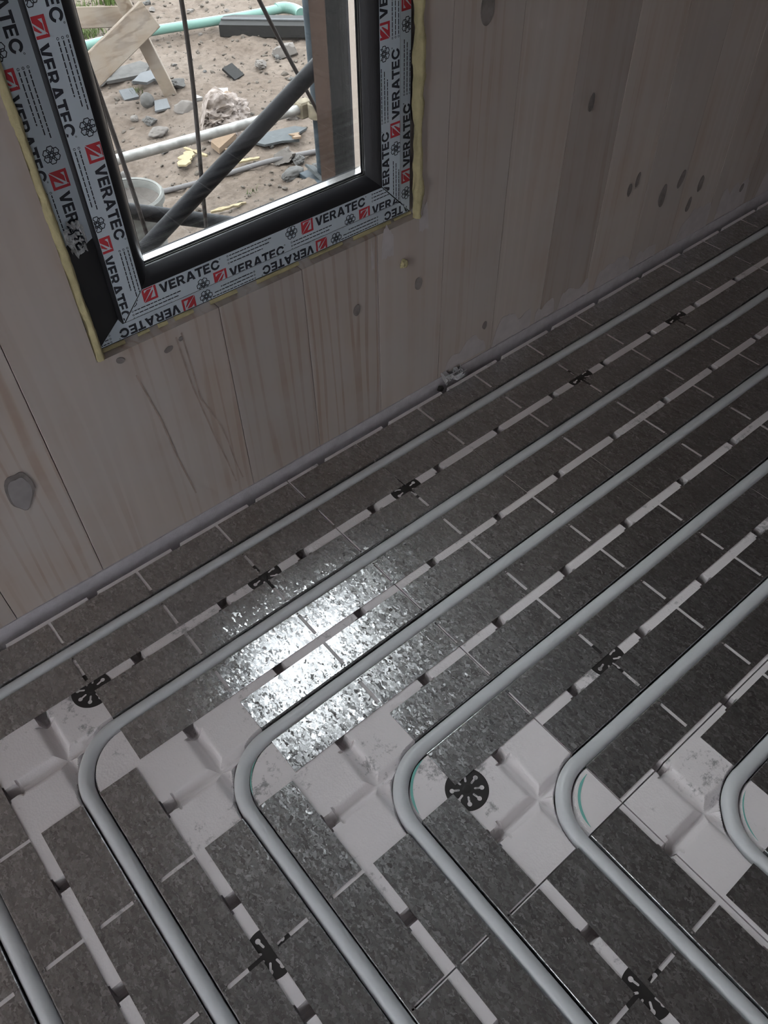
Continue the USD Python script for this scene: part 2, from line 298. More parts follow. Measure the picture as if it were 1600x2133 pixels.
for pts in ([(3.72, 2.42), (3.74, 2.0), (3.75, 1.62), (3.9, 1.16), (3.94, .92), (3.97, .60), (4.02, .30)], [(3.66, 2.40), (3.70, 1.80), (3.80, 1.10), (3.88, .66), (3.93, .30)], [(2.42, 2.3), (2.98, 1.9), (3.20, 1.4), (3.36, .9), (3.42, .55)][:0] or [(3.2, 2.2), (3.30, 1.6), (3.36, 1.0), (3.44, .45)]):
    g = LineString(pts).buffer(.009).simplify(.002); m = extr(g, .0008); v = np.array(m.vertices); m.vertices = np.c_[v[:, 0] * P, (VW - .0004 - v[:, 2]) * P, v[:, 1] * P]; trimesh.repair.fix_normals(m)
    obj('grain_line', m, 'grain_dark', wall)
# foam edge strip standing between the boards and the floor panels
strip = []
xs = np.linspace(UL, UR, 260); prof = [(-.66, -.28), (-.598, -.28), (-.600, -.05), (-.604, .075), (-.614, .10), (-.66, .10)]
X, Y, Z = [], [], []
for q, (v, z) in enumerate(prof):
    wob = .003 * sn(np.c_[xs * 2.1, xs * 0 + q * .2, xs * 0]) * (1 if z > -.2 else 0)
    X.append(xs * P); Y.append((-v + wob.ravel()) * P); Z.append((z + wob.ravel() * 1.2) * P)
obj('edge_strip', grid(np.array(X), np.array(Y), np.array(Z)), 'edge_foam', wall, smooth=40, label='pale foam strip along the foot of the boards')

# the other walls, never in view: plastered, with the big openings of an unfinished house
T = 1.2
obj('wall_left', cat_(gbox(UL - T, UL, -VW, 3.6, -3, ZC), gbox(UL - T, UL, 5.9, VB, -3, ZC), gbox(UL - T, UL, 3.6, 5.9, 13.6, ZC), gbox(UL - T, UL, 3.6, 5.9, -3, -.1)), 'plaster', kind='structure')
obj('wall_right', gbox(UR, UR + T, -VW, VB, -3, ZC), 'plaster', kind='structure')
obj('wall_back', cat_(gbox(UL - T, -6, VB, VB + T, -3, ZC), gbox(-3.9, UR + T, VB, VB + T, -3, ZC), gbox(-6, -3.9, VB, VB + T, 14, ZC), gbox(-6, -3.9, VB, VB + T, -3, -.1)), 'plaster', kind='structure')
obj('ceiling', gbox(UL - T, UR + T, -VW, VB + T, ZC, ZC + 1), 'plaster', kind='structure')

# ------------------------------------------------------------------ floor: grooved insulation panels
floor = root('floor', kind='structure')
obj('screed', gbox(UL - T, UR + T, -VW - .5, VB + T, -3.0, -.27), 'concrete', floor)
ax0 = np.array([-.5, -.455, -.44, -.3, -.100, -.094, -.090, -.086, -.082, -.079, -.072, -.060, -.040, -.020, 0]); ax0 = np.r_[ax0, -ax0[-2::-1]]
def groove(d):
    lip = np.clip((d - .079) / .017, 0, 1); lip = lip * lip * (3 - 2 * lip)
    return np.where(d < .079, -.052 - .085 * np.sqrt(np.clip(1 - (d / .079) ** 2, 0, 1)), -.052 * (1 - lip))
def cell(cu, cv, turn=False):
    a = np.linspace(-.5, .5, 121) if turn else ax0
    X, Y = np.meshgrid(a, a)
    nk = 1 + .75 * (np.maximum(abs(X), abs(Y)) > .448)                  # grooves narrow to a neck where they leave a cell without a pipe
    gx, gy = (groove(abs(X) * (nk if cu > cv else 1)), groove(abs(Y) * (nk if cv > cu else 1)))
    if turn: gx, gy = groove(abs(X) * np.where(Y < 0, nk, 1)), groove(abs(Y) * np.where(X < 0, nk, 1))
    z = np.minimum(gx, gy)
    if turn:                                                          # where no pipe runs the grooves are shallow and soft
        soft = lambda d: -.08 * np.exp(-(d / .052) ** 2.4)
        edge = np.clip((np.maximum(abs(X), abs(Y)) - .42) / .06, 0, 1)
        z = z * edge + np.minimum(soft(abs(X)), soft(abs(Y))) * (1 - edge)
    if turn: z = np.minimum(z, groove(abs(np.hypot(X - .5, Y - .5) - .5)))
    m = grid((cu + X) * P, -(cv + Y) * P, z * P); m.invert(); return m
for u0 in (-11.5, -3.5, 4.5, 12.5):
    for v0 in (-.5, 4.5, 9.5):
        ms = []
        for cu in range(int(u0 + .5), int(u0 + 8.5)):
            for cv in range(int(v0 + .5), int(v0 + 5.5)):
                if not (UL <= cu <= UR): continue
                ms.append(cell(cu, cv, cu == cv and 0 <= cu <= 6))
        m = cat_(*ms); g = .006; v = np.array(m.vertices)          # hairline joints between the panels
        lo, hi = np.array([u0 + g, v0 + g]) * P, np.array([u0 + 8 - g, v0 + 5 - g]) * P
        v[:, 0] = np.clip(v[:, 0], lo[0], hi[0]); v[:, 1] = -np.clip(-v[:, 1], lo[1], hi[1]); m.vertices = v
        sk = []                                                      # the panel's sides follow the groove ends
        for axis in (0, 1):
            for e in (lo[axis], hi[axis]):
                n0, n1 = (v0, v0 + 5) if axis == 0 else (u0, u0 + 8)
                cs = np.concatenate([k + ax0 for k in range(int(n0 + .5), int(n1 + .5))])
                loc = cs - np.round(cs); zt = groove(abs(loc) * np.where((cs > e / P if axis == 1 else cs > e / P), 1.75, 1)) * P; cs = np.clip(cs, n0 + g, n1 - g) * P
                A = np.full((2, len(cs)), e); B = np.tile(cs, (2, 1)); Z = np.vstack([np.full(len(cs), -.26 * P), zt])
                sk.append(grid(A, -B, Z) if axis == 0 else grid(B, -A, Z))
        obj('insulation_panel', cat_(m, *sk), 'polystyrene', floor)
for k, (r0, a0, a1, w) in {2: (.415, 195, 243, .010), 3: (.405, 188, 262, .022), 4: (.37, 186, 264, .024), 5: (.40, 190, 255, .012)}.items():
    an = np.radians(np.linspace(a0, a1, 24)); wd = w * np.clip(np.sin(np.linspace(.05, np.pi - .05, 24)) * 1.6, .15, 1)
    o_, i_ = [np.c_[k + .5 + (r0 + s * wd / 2) * np.cos(an), k + .5 + (r0 + s * wd / 2) * np.sin(an)] for s in (1, -1)]
    X, Y = np.vstack([o_[:, 0], i_[:, 0]]), np.vstack([o_[:, 1], i_[:, 1]])
    m = grid(X * P, -Y * P, np.full(X.shape, .0022 * P)); m.faces = np.asarray(m.faces)
    if m.face_normals[0][2] < 0: m.invert()
    obj('turquoise_line', m, 'turquoise_ink', floor, label='turquoise pen line beside a pipe bend')

# ------------------------------------------------------------------ heat spreader plates
ZB, ZT = .004, .010
EDGES, LIP = {1: .437, -1: .460}, .076
def plate_parts(n):
    """(flanges, channel) of a plate n cells long, running along +x from 0, in cells; slots at whole cells"""
    fl = []
    for s in (1, -1):
        for k in range(n):
            a, b = k + (.006 if k == 0 else 0), k + 1 - (.006 if k == n - 1 else 0)
            EDGE = EDGES[s]; pg = sbox(a, LIP + .012, b, EDGE)
            out = EDGE - .045 if s < 0 else EDGE + .1                # the slot runs out of one edge, stops short of the other
            for e in (k, k + 1):
                if 0 < e < n: pg = pg.difference(sbox(e - .017, .125, e + .017, out)).difference(Point(e, .107).buffer(.010))
            m = extr(pg.buffer(0), ZT - ZB); v = np.array(m.vertices); m.vertices = np.c_[v[:, 0], s * v[:, 1], v[:, 2] + ZB]
            if s < 0: m.invert()
            fl.append(m)
    an = np.linspace(0, 90, 7); pr = []
    r = .012
    for t in np.radians(np.linspace(0, 90, 7)): pr.append((LIP + .012 - r * np.sin(t), ZT - r + r * np.cos(t)))
    pr = [(y, z) for y, z in pr]
    bot = [(LIP * math.cos(t), -.050 - LIP * math.sin(t) * .80) for t in np.radians(np.linspace(0, 180, 15))]
    full = pr + bot + [(-y, z) for y, z in pr[::-1]]
    X = np.array([[.006] * len(full), [n - .006] * len(full)]); Y = np.array([[p[0] for p in full]] * 2); Z = np.array([[p[1] for p in full]] * 2)
    return fl, grid(X, Y, Z)
CH = {n: plate_parts(n) for n in (5,)}
def plate(u, v, alongv, label, group=None, n=5):
    r = root('heat_spreader_plate', label, 'plate', group, loc=W(u, v, 0))
    rz = np.radians(-90 if alongv else 0) + rng.normal(0, .0011)
    c, s = math.cos(rz), math.sin(rz)
    def T_(m):
        m = m.copy(); q = np.array(m.vertices) * P
        m.vertices = np.c_[c * q[:, 0] - s * q[:, 1], s * q[:, 0] + c * q[:, 1], q[:, 2]]; return m
    fl, chn = CH[n]
    for m in fl: obj('flange', T_(m), 'galvanised_sheet', r)
    obj('channel', T_(chn), 'galvanised_sheet', r, smooth=50)
ordn = ['first', 'second', 'third', 'fourth', 'fifth', 'sixth', 'seventh', 'eighth']
place_word = {0: 'first from the bend', 1: 'second from the bend', 2: 'third from the bend', 3: 'fourth from the bend'}
rows = {0: 4, 1: 4, 2: 3, 3: 3, 4: 3, 5: 2, 6: 2}
for k, cnt in rows.items():
    for i in range(cnt):
        plate(k + .5 + 5 * i, k, False, f'galvanised plate under the {ordn[k]} pipe from the wall, straight run, {place_word[i]}')
for k in range(0, 7):
    plate(k, k + .5, True, f'galvanised plate under the {ordn[k]} pipe from the wall, after its bend, towards the viewer')

# ------------------------------------------------------------------ heating pipes
for k in range(0, 7):
    z = -.046
    an = np.linspace(-90, -180, 26)                                  # around the corner (k+.5, k+.5)
    arc = [(k + .5 + .5 * math.cos(math.radians(a)), k + .5 + .5 * math.sin(math.radians(a))) for a in an]
    pu = [(k + .5 + t, k) for t in np.linspace(20 - k, .02, 30)]
    pv = [(k, k + .5 + t) for t in np.linspace(.02, 9, 22)]
    ctr = np.array([W(u, v, z) for u, v in pu + arc + pv])
    ctr[:, :2] += P * .004 * np.array([sn(np.c_[ctr[:, 0] * 3 + k * 9, ctr[:, 1] * 3, np.full(len(ctr), j)]).ravel() for j in (0., 5.)]).T
    obj('heating_pipe', tube(ctr, .069 * P, 20), 'pipe_plastic', smooth=60,
        label=f'milky grey heating pipe, {ordn[k]} counted from the window wall, with a bend' if k else 'milky grey plastic heating pipe running straight along the wall, closest to it', cat='pipe')

# ------------------------------------------------------------------ anchors that hold the panels down
def anchor_mesh():
    d = Point(0, 0).buffer(.192, 48).difference(Point(0, 0).buffer(.034, 16))
    for k in range(8):
        h = unary_union([Point(.132, 0).buffer(.021, 10), LineString([(.072, 0), (.132, 0)]).buffer(.0095)])
        d = d.difference(affinity.rotate(h, 45 * k + 12, origin=(0, 0)))
    m = extr(d, .011); m.apply_scale(P)
    hub = lathe([(.0, .0125), (.02, .0128), (.036, .0118), (.040, .010), (0, .010)], 20); hub.apply_scale(P)
    return m, hub
AM, AH = anchor_mesh()
A0 = None
for (u, v, lab) in [(1.49, .53, 'black round anchor peeping out beside the leftmost bare white square'), (3.51, .49, 'black anchor in the white strip between the first two pipes, second from the left'), (5.48, .52, 'black anchor in the white strip between the first two pipes, third from the left'),
        (8.52, .49, 'black anchor in the white strip between the first two pipes, fourth from the left'), (10.53, .5, 'black anchor in the white strip between the first two pipes, farthest right'), (3.56, 3.55, 'black round anchor with keyhole slots lying open on a bare white square'),
        (5.49, 3.49, 'black anchor in the white strip between the fourth and fifth pipes'), (1.51, 3.51, 'black anchor in the white strip between pipes at the bottom left'), (3.52, 5.53, 'black anchor in the white strip between pipes at the bottom right')]:
    r = root('panel_anchor', lab, 'anchor', 'panel anchors', loc=W(u, v, -.0085))
    obj('disc', AM, 'anchor_plastic', r); obj('hub', AH, 'black_plastic', r, smooth=40)

# ------------------------------------------------------------------ window
FU0, FU1, FZ0, FZ1 = 2.935, 6.572, 2.552, 9.14        # outer edge of the frame
SU0, SU1, SZ0, SZ1 = 3.219, 6.366, 2.758, 8.93        # outer edge of the sash
FB, CB = .243, .131                                      # film band, bead
DF, DS, DC, DG = .09, -.005, .11, .122
win = root('window_1', kind='structure')
def D(u, z, d): return np.array([u * P, (VW + d) * P, z * P])
def rail(rect, prof, side):
    """mitred rail of a rectangular frame; prof = (s inwards, depth) points"""
    u0, u1, z0, z1 = rect; A, B = [], []
    for s, d in prof:
        c = {'left': ((u0 + s, z0 + s), (u0 + s, z1 - s)), 'right': ((u1 - s, z0 + s), (u1 - s, z1 - s)), 'bottom': ((u0 + s, z0 + s), (u1 - s, z0 + s)), 'top': ((u0 + s, z1 - s), (u1 - s, z1 - s))}[side]
        A.append(D(*c[0], d)); B.append(D(*c[1], d))
    n = len(prof); V = np.array(A + B); F = []
    for i in range(n):
        j = (i + 1) % n; F += [[i, j, n + j], [i, n + j, n + i]]
    pg = Polygon(prof); vt, ft = trimesh.creation.triangulate_polygon(pg)
    idx = [int(np.argmin([np.hypot(*(np.array(q) - p)) for q in prof])) for p in vt]
    F += [[idx[a] for a in f] for f in ft] + [[n + idx[a] for a in f[::-1]] for f in ft]
    m = trimesh.Trimesh(V, F, process=False); trimesh.repair.fix_normals(m); return m
fprof = [(0, DF), (.015, DF - .004), (.34, DF - .004), (.34, .46), (0, .46)]
sprof = [(0, DS + .012), (.004, DS + .003), (.014, DS), (FB, DS), (FB + .02, DS + .004), (FB + .06, DS + .022), (FB + .10, DS + .06), (FB + CB - .01, DC - .016), (FB + CB - .004, DC - .004), (FB + CB - .004, DG + .004), (.10, DG + .03), (0, DF - .006)]
# print on the protective film
def letters():
    out = {}
    P_ = lambda *p: Polygon(p)
    w = .24
    out['V'] = (P_((0, 1), (.27, 1), (.475, .33), (.68, 1), (.95, 1), (.61, 0), (.34, 0)), .95)
    out['E'] = (unary_union([sbox(0, 0, w, 1), sbox(0, .79, .74, 1), sbox(0, .40, .68, .60), sbox(0, 0, .76, .21)]), .80)
    bowl = unary_union([Point(.50, .695).buffer(.305, 12), sbox(0, .39, .50, 1)]).difference(unary_union([Point(.48, .695).buffer(.115, 8), sbox(w, .58, .48, .81)]))
    out['R'] = (unary_union([sbox(0, 0, w, 1), bowl.intersection(sbox(0, .39, 2, 1)), P_((.36, .44), (.58, .48), (.90, 0), (.61, 0))]), .92)
    A = P_((0, 0), (.36, 1), (.64, 1), (1.0, 0), (.73, 0), (.67, .19), (.33, .19), (.27, 0)).difference(P_((.39, .37), (.61, .37), (.5, .72)))
    out['A'] = (A, 1.0)
    out['T'] = (unary_union([sbox(0, .78, .84, 1), sbox(.30, 0, .54, 1)]), .84)
    ringc = affinity.scale(Point(.5, .5).buffer(.52, 16), .96, 1).difference(affinity.scale(Point(.5, .5).buffer(.29, 16), 1, 1))
    out['C'] = (ringc.difference(P_((.55, .5), (1.3, .86), (1.3, .20))), .98)
    return out
LT = letters()
def word(text, length, height):
    x, gs = 0, []
    for ch in text:
        g, a = LT[ch]; gs.append(affinity.translate(g, x)); x += a + .07
    g = affinity.translate(affinity.scale(Point(0, 0).buffer(.07).difference(Point(0, 0).buffer(.045)), 1, 1), x + .04, .95)
    return affinity.scale(unary_union(gs + [g]), length / x, height, origin=(0, 0))
WORD = word('VERATEC', .612, .090)
def logo(s):
    b = sbox(0, 0, 1, 1).difference(sbox(.15, .15, .85, .85))
    z1 = Polygon([(.15, .15), (.15, .62), (.62, .85), (.62, .85), (.27, .15)])
    z = unary_union([Polygon([(.0, .0), (.0, .52), (.36, .80), (.72, .80)]), Polygon([(.0, .0), (.76, .68), (.76, .58), (.40, .0)])])
    z = z.intersection(sbox(0, 0, .85, .85))
    cut = unary_union([LineString([(-.02, -.02), (.84, .92)]).buffer(.022), ])
    return affinity.scale(unary_union([b, z]).difference(cut), s, s, origin=(0, 0))
def emblem(r):
    gs = []
    for k in range(7):
        a = math.radians(60 * k); c = (0, 0) if k == 6 else (.56 * r * math.cos(a), .56 * r * math.sin(a))
        h = Polygon([(c[0] + .44 * r * math.cos(math.radians(30 + 60 * j)), c[1] + .44 * r * math.sin(math.radians(30 + 60 * j))) for j in range(6)])
        gs.append(h.boundary.buffer(.0032))
    return unary_union(gs)
EMB = emblem(.066); LOGO = logo(.135)
def small_lines(length, seed):
    """rows of print far too small to read: fine broken strokes behind a small ring"""
    r = np.random.default_rng(seed); gs = []
    for q in range(3):
        y = -.035 * (q - 1); x = .03; end = length * (1, .93, .78)[q]
        gs.append(Point(.012, y).buffer(.009).difference(Point(.012, y).buffer(.006)))
        while x < end:
            l = r.uniform(.02, .05); gs.append(sbox(x, y - .0042, min(x + l, end), y + .0042)); x += l + .007
    return unary_union(gs)
SM = small_lines(.49, 3)
def pattern(starts, wc, period):
    """black and red print of one line, in film coordinates (t along the reading direction, w up)"""
    bl, rd = [], []
    for t in starts:
        rd.append(affinity.translate(LOGO, t, wc - .0675))
        bl.append(affinity.translate(WORD, t + .165, wc - .045))
        bl.append(affinity.translate(SM, t + .85, wc)); bl.append(affinity.translate(EMB, t + period - .115, wc))
    return bl, rd
def film(parent, area, depth, T, Wv, lines):
    """film of outline area in the (u, z) plane at depth, with its print; T, Wv: reading and up directions"""
    def solid(g, d, th):
        m = extr(g, th)
        if m is None: return None
        v = np.array(m.vertices); m.vertices = np.c_[v[:, 0] * P, (VW + d - v[:, 2]) * P, v[:, 1] * P]
        trimesh.repair.fix_normals(m); return m
    obj('protective_film', solid(area, depth, .003), 'film', parent)
    bl, rd = [], []
    for starts, wc, period in lines:
        b, r = pattern(starts, wc, period); bl += b; rd += r
    A = [T[0], Wv[0], T[1], Wv[1], 0, 0]
    inner = area.buffer(-.003)
    for gs, nm, mt in ((bl, 'black_print', 'print_black'), (rd, 'red_print', 'print_red')):
        gs = [affinity.affine_transform(g, A).intersection(inner) for g in gs]
        ms = [solid(g, depth - .003, .0012) for g in gs if not g.is_empty]
        ms = [m for m in ms if m is not None]
        if ms: obj(nm, cat_(*ms), mt, parent)
frect, srect = (FU0, FU1, FZ0, FZ1), (SU0, SU1, SZ0, SZ1)
g_ = .006
areas_s = {'left': Polygon([(SU0 + .012, SZ0 + .012), (SU0 + FB, SZ0 + FB + g_), (SU0 + FB, SZ1 - FB - g_), (SU0 + .012, SZ1 - .012)]),
           'right': Polygon([(SU1 - .012, SZ0 + .012), (SU1 - FB, SZ0 + FB + g_), (SU1 - FB, SZ1 - FB - g_), (SU1 - .012, SZ1 - .012)]),
           'bottom': Polygon([(SU0 + .012 + g_ * 3, SZ0 + .012), (SU1 - .012 - g_ * 3, SZ0 + .012), (SU1 - FB - g_, SZ0 + FB), (SU0 + FB + g_, SZ0 + FB)]),
           'top': Polygon([(SU0 + .012 + g_ * 3, SZ1 - .012), (SU1 - .012 - g_ * 3, SZ1 - .012), (SU1 - FB - g_, SZ1 - FB), (SU0 + FB + g_, SZ1 - FB)])}
areas_f = {'left': Polygon([(FU0 + .012, 3.50), (FU0 + .10, 3.58), (FU0 + .17, 3.49), (SU0 + .05, 3.56), (SU0 + .05, FZ1 - .33), (FU0 + .012, FZ1 - .012)]),
           'right': Polygon([(FU1 - .012, FZ0 + .012), (SU1 - .05, FZ0 + .25), (SU1 - .05, FZ1 - .25), (FU1 - .012, FZ1 - .012)]),
           'bottom': Polygon([(FU0 + .05, FZ0 + .012), (FU1 - .03, FZ0 + .012), (SU1 + .0, SZ0 + .04), (SU0 + .04, SZ0 + .04)]),
           'top': Polygon([(FU0 + .05, FZ1 - .012), (FU1 - .03, FZ1 - .012), (SU1, SZ1 - .04), (SU0, SZ1 - .04)])}
LV, LH = 1.565, 1.676
DIRS = {'left': ((0, -1), (1, 0)), 'right': ((0, 1), (-1, 0)), 'bottom': ((1, 0), (0, 1)), 'top': ((1, 0), (0, 1))}
lines_s = {'left': [([-5.126 + LV * k for k in range(-3, 3)], 3.258, LV), ([-4.265 + LV * k for k in range(-3, 3)], 3.405, LV)],
           'right': [([4.319 + LV * k for k in range(-3, 3)], -6.168, LV), ([3.448 + LV * k for k in range(-2, 4)], -6.30, LV)],
           'bottom': [([3.455 + LH * k for k in range(-1, 3)], 2.938, LH), ([4.145 + LH * k for k in range(-1, 3)], 2.805, LH)],
           'top': [([3.3 + LH * k for k in range(-1, 3)], SZ1 - .10, LH)]}
lines_f = {'left': [([-4.121 + LV * k for k in range(-3, 2)], 3.115, LV), ([-4.843 + LV * k for k in range(-3, 2)], 2.985, LV)],
           'right': [([2.891 + LV * k for k in range(-1, 4)], -6.515, LV)],
           'bottom': [([-3.963 - 1.512 * k for k in range(-1, 3)], -2.615, 1.512)],
           'top': [([3.3 + LH * k for k in range(-1, 3)], FZ1 - .1, LH)]}
for side in ('left', 'right', 'bottom', 'top'):
    T, Wv = DIRS[side]
    if side == 'bottom': Tf, Wf = (-1, 0), (0, -1)
    else: Tf, Wf = T, Wv
    f = obj('frame_rail', rail(frect, fprof, side), 'black_profile', win)
    film(f, areas_f[side], DF - .004, Tf, Wf, [(s, (-w if side == 'bottom' else w) if False else w, l) for s, w, l in lines_f[side]])
    s = obj('sash_rail', rail(srect, sprof, side), 'black_profile', win, smooth=35)
    film(s, areas_s[side], DS, T, Wv, lines_s[side])
    l0 = FB + CB - .002
    obj('gasket', rail(srect, [(l0 - .03, DC + .004), (l0, DC + .002), (l0 + .006, DC + .006), (l0 + .006, DG), (l0 - .03, DG)], side), 'rubber', win)
    obj('glass_spacer', rail(srect, [(l0 - .02, DG + .022), (l0 + .016, DG + .022), (l0 + .016, DG + .108), (l0 - .02, DG + .108)], side), 'spacer_metal', win)
    obj('outer_bead', rail(srect, [(.06, DG + .005), (.06, .36), (l0 - .11, .36), (l0 + .004, DG + .150), (l0 + .004, DG + .132), (l0 - .03, DG + .005)], side), 'outer_profile', win)
gi = FB + CB - .012
for d in (DG, DG + .11):
    obj('glass_pane', bx(D(SU0 + gi, SZ0 + gi, d), D(SU1 - gi, SZ1 - gi, d + .02)), 'window_glass', win)
# the torn end of the film on the left frame, curled up
an = np.linspace(-1, 1, 26); X, Y = np.meshgrid(an, an)
nz = sn(np.c_[X.ravel() * 2.6, Y.ravel() * 2.2, X.ravel() * 0 + 4]).reshape(X.shape)
rad = np.maximum(abs(X), abs(Y)); k = np.where(rad > 0, rad / np.maximum(np.hypot(X, Y), 1e-6), 1)
Xd, Yd = X * k, Y * k
tx, ty, tz = 3.085 + Xd * .085 * (1 + .12 * nz), VW + DF - .012 - .05 * abs(nz) - .012 * (1 - rad), 3.60 + Yd * .15 * (1 + .15 * nz)
m = grid(tx * P, ty * P, tz * P)
obj('torn_film', m, 'torn_film', win, smooth=25, label='crumpled torn end of the protective film')
ms = []
for c_, r_, dx, dz in (('A', -100, -.04, .115), ('T', -84, -.035, .035), ('E', -72, -.03, -.05)):
    g = affinity.translate(affinity.rotate(affinity.scale(LT[c_][0], .075, .085, origin=(0, 0)), r_, origin=(0, 0)), 3.085 + dx, 3.60 + dz)
    q = extr(g, .001).subdivide().subdivide(); v = np.array(q.vertices)
    near = [int(np.argmin((tx - a) ** 2 + (tz - b) ** 2)) for a, b in v[:, :2]]
    q.vertices = np.c_[v[:, 0] * P, (ty.ravel()[near] - .004 - v[:, 2]) * P, v[:, 1] * P]; trimesh.repair.fix_normals(q); ms.append(q)
obj('torn_print', cat_(*ms), 'print_black', win)

# ------------------------------------------------------------------ expanding foam around the frame
foam = root('expanding_foam', 'yellow expanding foam squeezed out all round the black window frame', 'foam')
def foam_bead(A, B, half, out, seed, n=220, lump=.5):
    """bulging bead from A to B on the wall face; half(t): half widths to either side, out(t): how far it stands out"""
    t = np.linspace(0, 1, n); ph = np.linspace(0, np.pi, 13); A, B = np.array(A, float), np.array(B, float)
    ax = (B - A) / np.linalg.norm(B - A); pe = np.array([-ax[1], ax[0]]); L = np.linalg.norm(B - A)
    X = np.zeros((len(ph), n)); Y = X.copy(); Z = X.copy()
    for i, f in enumerate(ph):
        q = np.c_[t * L * 3.2, np.full(n, f * .9), np.full(n, seed)]
        nz = np.maximum(1 + lump * sn(q).ravel() + .18 * sn(q * 4).ravel(), .25)
        h0, h1 = half
        s = np.cos(f) * (h1 if np.cos(f) > 0 else h0) * nz
        X[i] = (A[0] + ax[0] * t * L + pe[0] * s) * P; Z[i] = (A[1] + ax[1] * t * L + pe[1] * s) * P
        Y[i] = (VW + .05 - (.05 + out * nz) * np.sin(f)) * P
    return grid(X, Y, Z)
obj('foam_bead', foam_bead((2.955, 2.52), (2.905, WZ1), (.03, .05), .025, 3, lump=.25), 'pu_foam', foam, smooth=50)
obj('foam_bead', foam_bead((6.602, 2.50), (6.602, WZ1), (.06, .045), .03, 9, lump=.38), 'pu_foam', foam, smooth=50)
r_ = np.random.default_rng(12)
for u0_, L_ in [(2.97, .25), (3.35, .12), (3.55, .1), (3.72, .2), (4.1, .3), (4.62, .5), (5.25, .42), (5.8, .5), (6.35, .24)]:
    m = foam_bead((u0_, 2.522), (u0_ + L_, 2.522), (.02, .03), -.015, u0_ * 7, n=60, lump=.6); v = np.array(m.vertices); v[:, 1] += (.055 + .02 * r_.random()) * P; m.vertices = v
    obj('foam_bead', m, 'pu_foam', foam, smooth=50)
obj('foam_crumb', place(rock(5, (.006, .004, .0075), .5), W(6.39, -VW + .02, 2.05)), 'pu_foam', smooth=40, label='small yellow crumb of foam stuck on the boards below the window', cat='foam crumb')

# scrap at the foot of the wall
q = root('film_scrap', 'crumpled grey plastic scrap with a black lump at the foot of the wall', 'scrap')
X, Y = np.meshgrid(np.linspace(-1, 1, 16), np.linspace(-1, 1, 9)); nz = sn(np.c_[X.ravel() * 2, Y.ravel() * 2, X.ravel() * 0]).reshape(X.shape)
obj('sheet', grid((7.22 + .17 * X) * P, (.545 + .03 * Y + .05 * nz) * P, (.05 + .05 * Y + .07 * abs(nz)) * P), 'scrap_film', q, smooth=30)
obj('lump', place(rock(8, (.007, .005, .006), .4), W(7.0, -.55, -.01)), 'black_plastic', q, smooth=40)

# ------------------------------------------------------------------ outside: the building site
def gh(x, y):
    x, y = np.asarray(x, float), np.asarray(y, float); sh = x.shape
    q = np.c_[x.ravel(), y.ravel(), np.zeros(x.size)]
    h = .014 * sn(q * .9).ravel() + .012 * sn(q * 3.3 + 7).ravel() + .010 * sn(q * 10 + 3).ravel() + .007 * sn(q * 26).ravel()
    return (ZG + h).reshape(sh)
def G1(x, y): return float(gh(np.array([x]), np.array([y]))[0])
def axis(lo, hi, a, b, st, n=26):
    return np.r_[lo + (a - lo) * (1 - (1 - np.linspace(0, 1, n, endpoint=False)) ** 2.4 * 1.0), np.arange(a, b, st), b + (hi - b) * np.linspace(0, 1, n) ** 2.4]
gx, gy = axis(-45, 55, .7, 3.6, .02), axis(-50, 60, 1.1, 4.9, .02)
X, Y = np.meshgrid(gx, gy)
obj('ground', grid(X, Y, gh(X, Y)), 'dirt', smooth=True, label='trodden brown dirt of the building site outside the window', cat='ground', kind='structure')

# loose gravel: beyond counting
ms = []
lib = [rock(900 + i, (1, .8, .6), .35, sub=1, cut=3) for i in range(10)]
for i in range(3200):
    x, y = rng.uniform(.9, 3.4), rng.uniform(1.3, 4.8); s = .003 + .012 * rng.random() ** 3.5
    ms.append(place(lib[i % 10], (x, y, G1(x, y) + s * .2), (rng.uniform(-30, 30), rng.uniform(-30, 30), rng.uniform(0, 360)), s))
obj('gravel', cat_(*ms), 'brown_stone', label='loose gravel strewn over the dirt outside', cat='gravel', kind='stuff')

def stone(x, y, size, mt, seed, label, rot=(0, 0, 0), flat=1, cut=3, rough=.3, sink=.25, group=None, name='stone', cat='stone', sub=3):
    m = place(rock(seed, size, rough, flat, sub, cut), (0, 0, 0), rot)
    m.apply_translation((x, y, G1(x, y) - m.bounds[0][2] - sink * (m.bounds[1][2] - m.bounds[0][2])))
    return obj(name, m, mt, smooth=32, label=label, cat=cat, group=group)
stone(1.99, 2.57, (.16, .115, .092), 'mortar', 31, 'big rough pinkish lump of old mortar on the dirt', (0, 8, 20), rough=.34, cut=1, name='rubble_lump', cat='rubble', sub=4)
stone(1.88, 3.03, (.034, .032, .034), 'grey_stone', 32, 'round smooth grey stone beside the timber leg', rough=.08, cut=0, sink=.1)
stone(1.98, 2.86, (.055, .04, .032), 'pale_stone', 33, 'pale squarish stone just left of the mortar lump', rough=.2, cut=5)
stone(1.77, 2.74, (.048, .03, .018), 'pale_stone', 34, 'flat pale stone lying alone left of the hanging cable', rough=.2, cut=3)
stone(2.02, 2.12, (.055, .04, .034), 'pale_stone', 35, 'broken pale rock behind the grey hose near the post', rough=.4, cut=4)
stone(1.98, 1.99, (.06, .033, .025), 'grey_stone', 36, 'long rounded grey boulder in front of the grey hose', (0, 0, 15), rough=.15, cut=1)
stone(2.29, 2.40, (.045, .035, .035), 'pale_stone', 37, 'whitish stone beside the blue post', rough=.35, cut=4)
stone(2.56, 3.07, (.035, .03, .022), 'pale_stone', 38, 'pale pebble behind the blue post', cut=2)
stone(2.74, 3.10, (.08, .05, .04), 'pale_stone', 39, 'whitish rock half hidden by the blue post', cut=3)
stone(1.845, 3.39, (.075, .045, .04), 'grey_stone', 40, 'dark grey rock under the slanting timber board', cut=4)
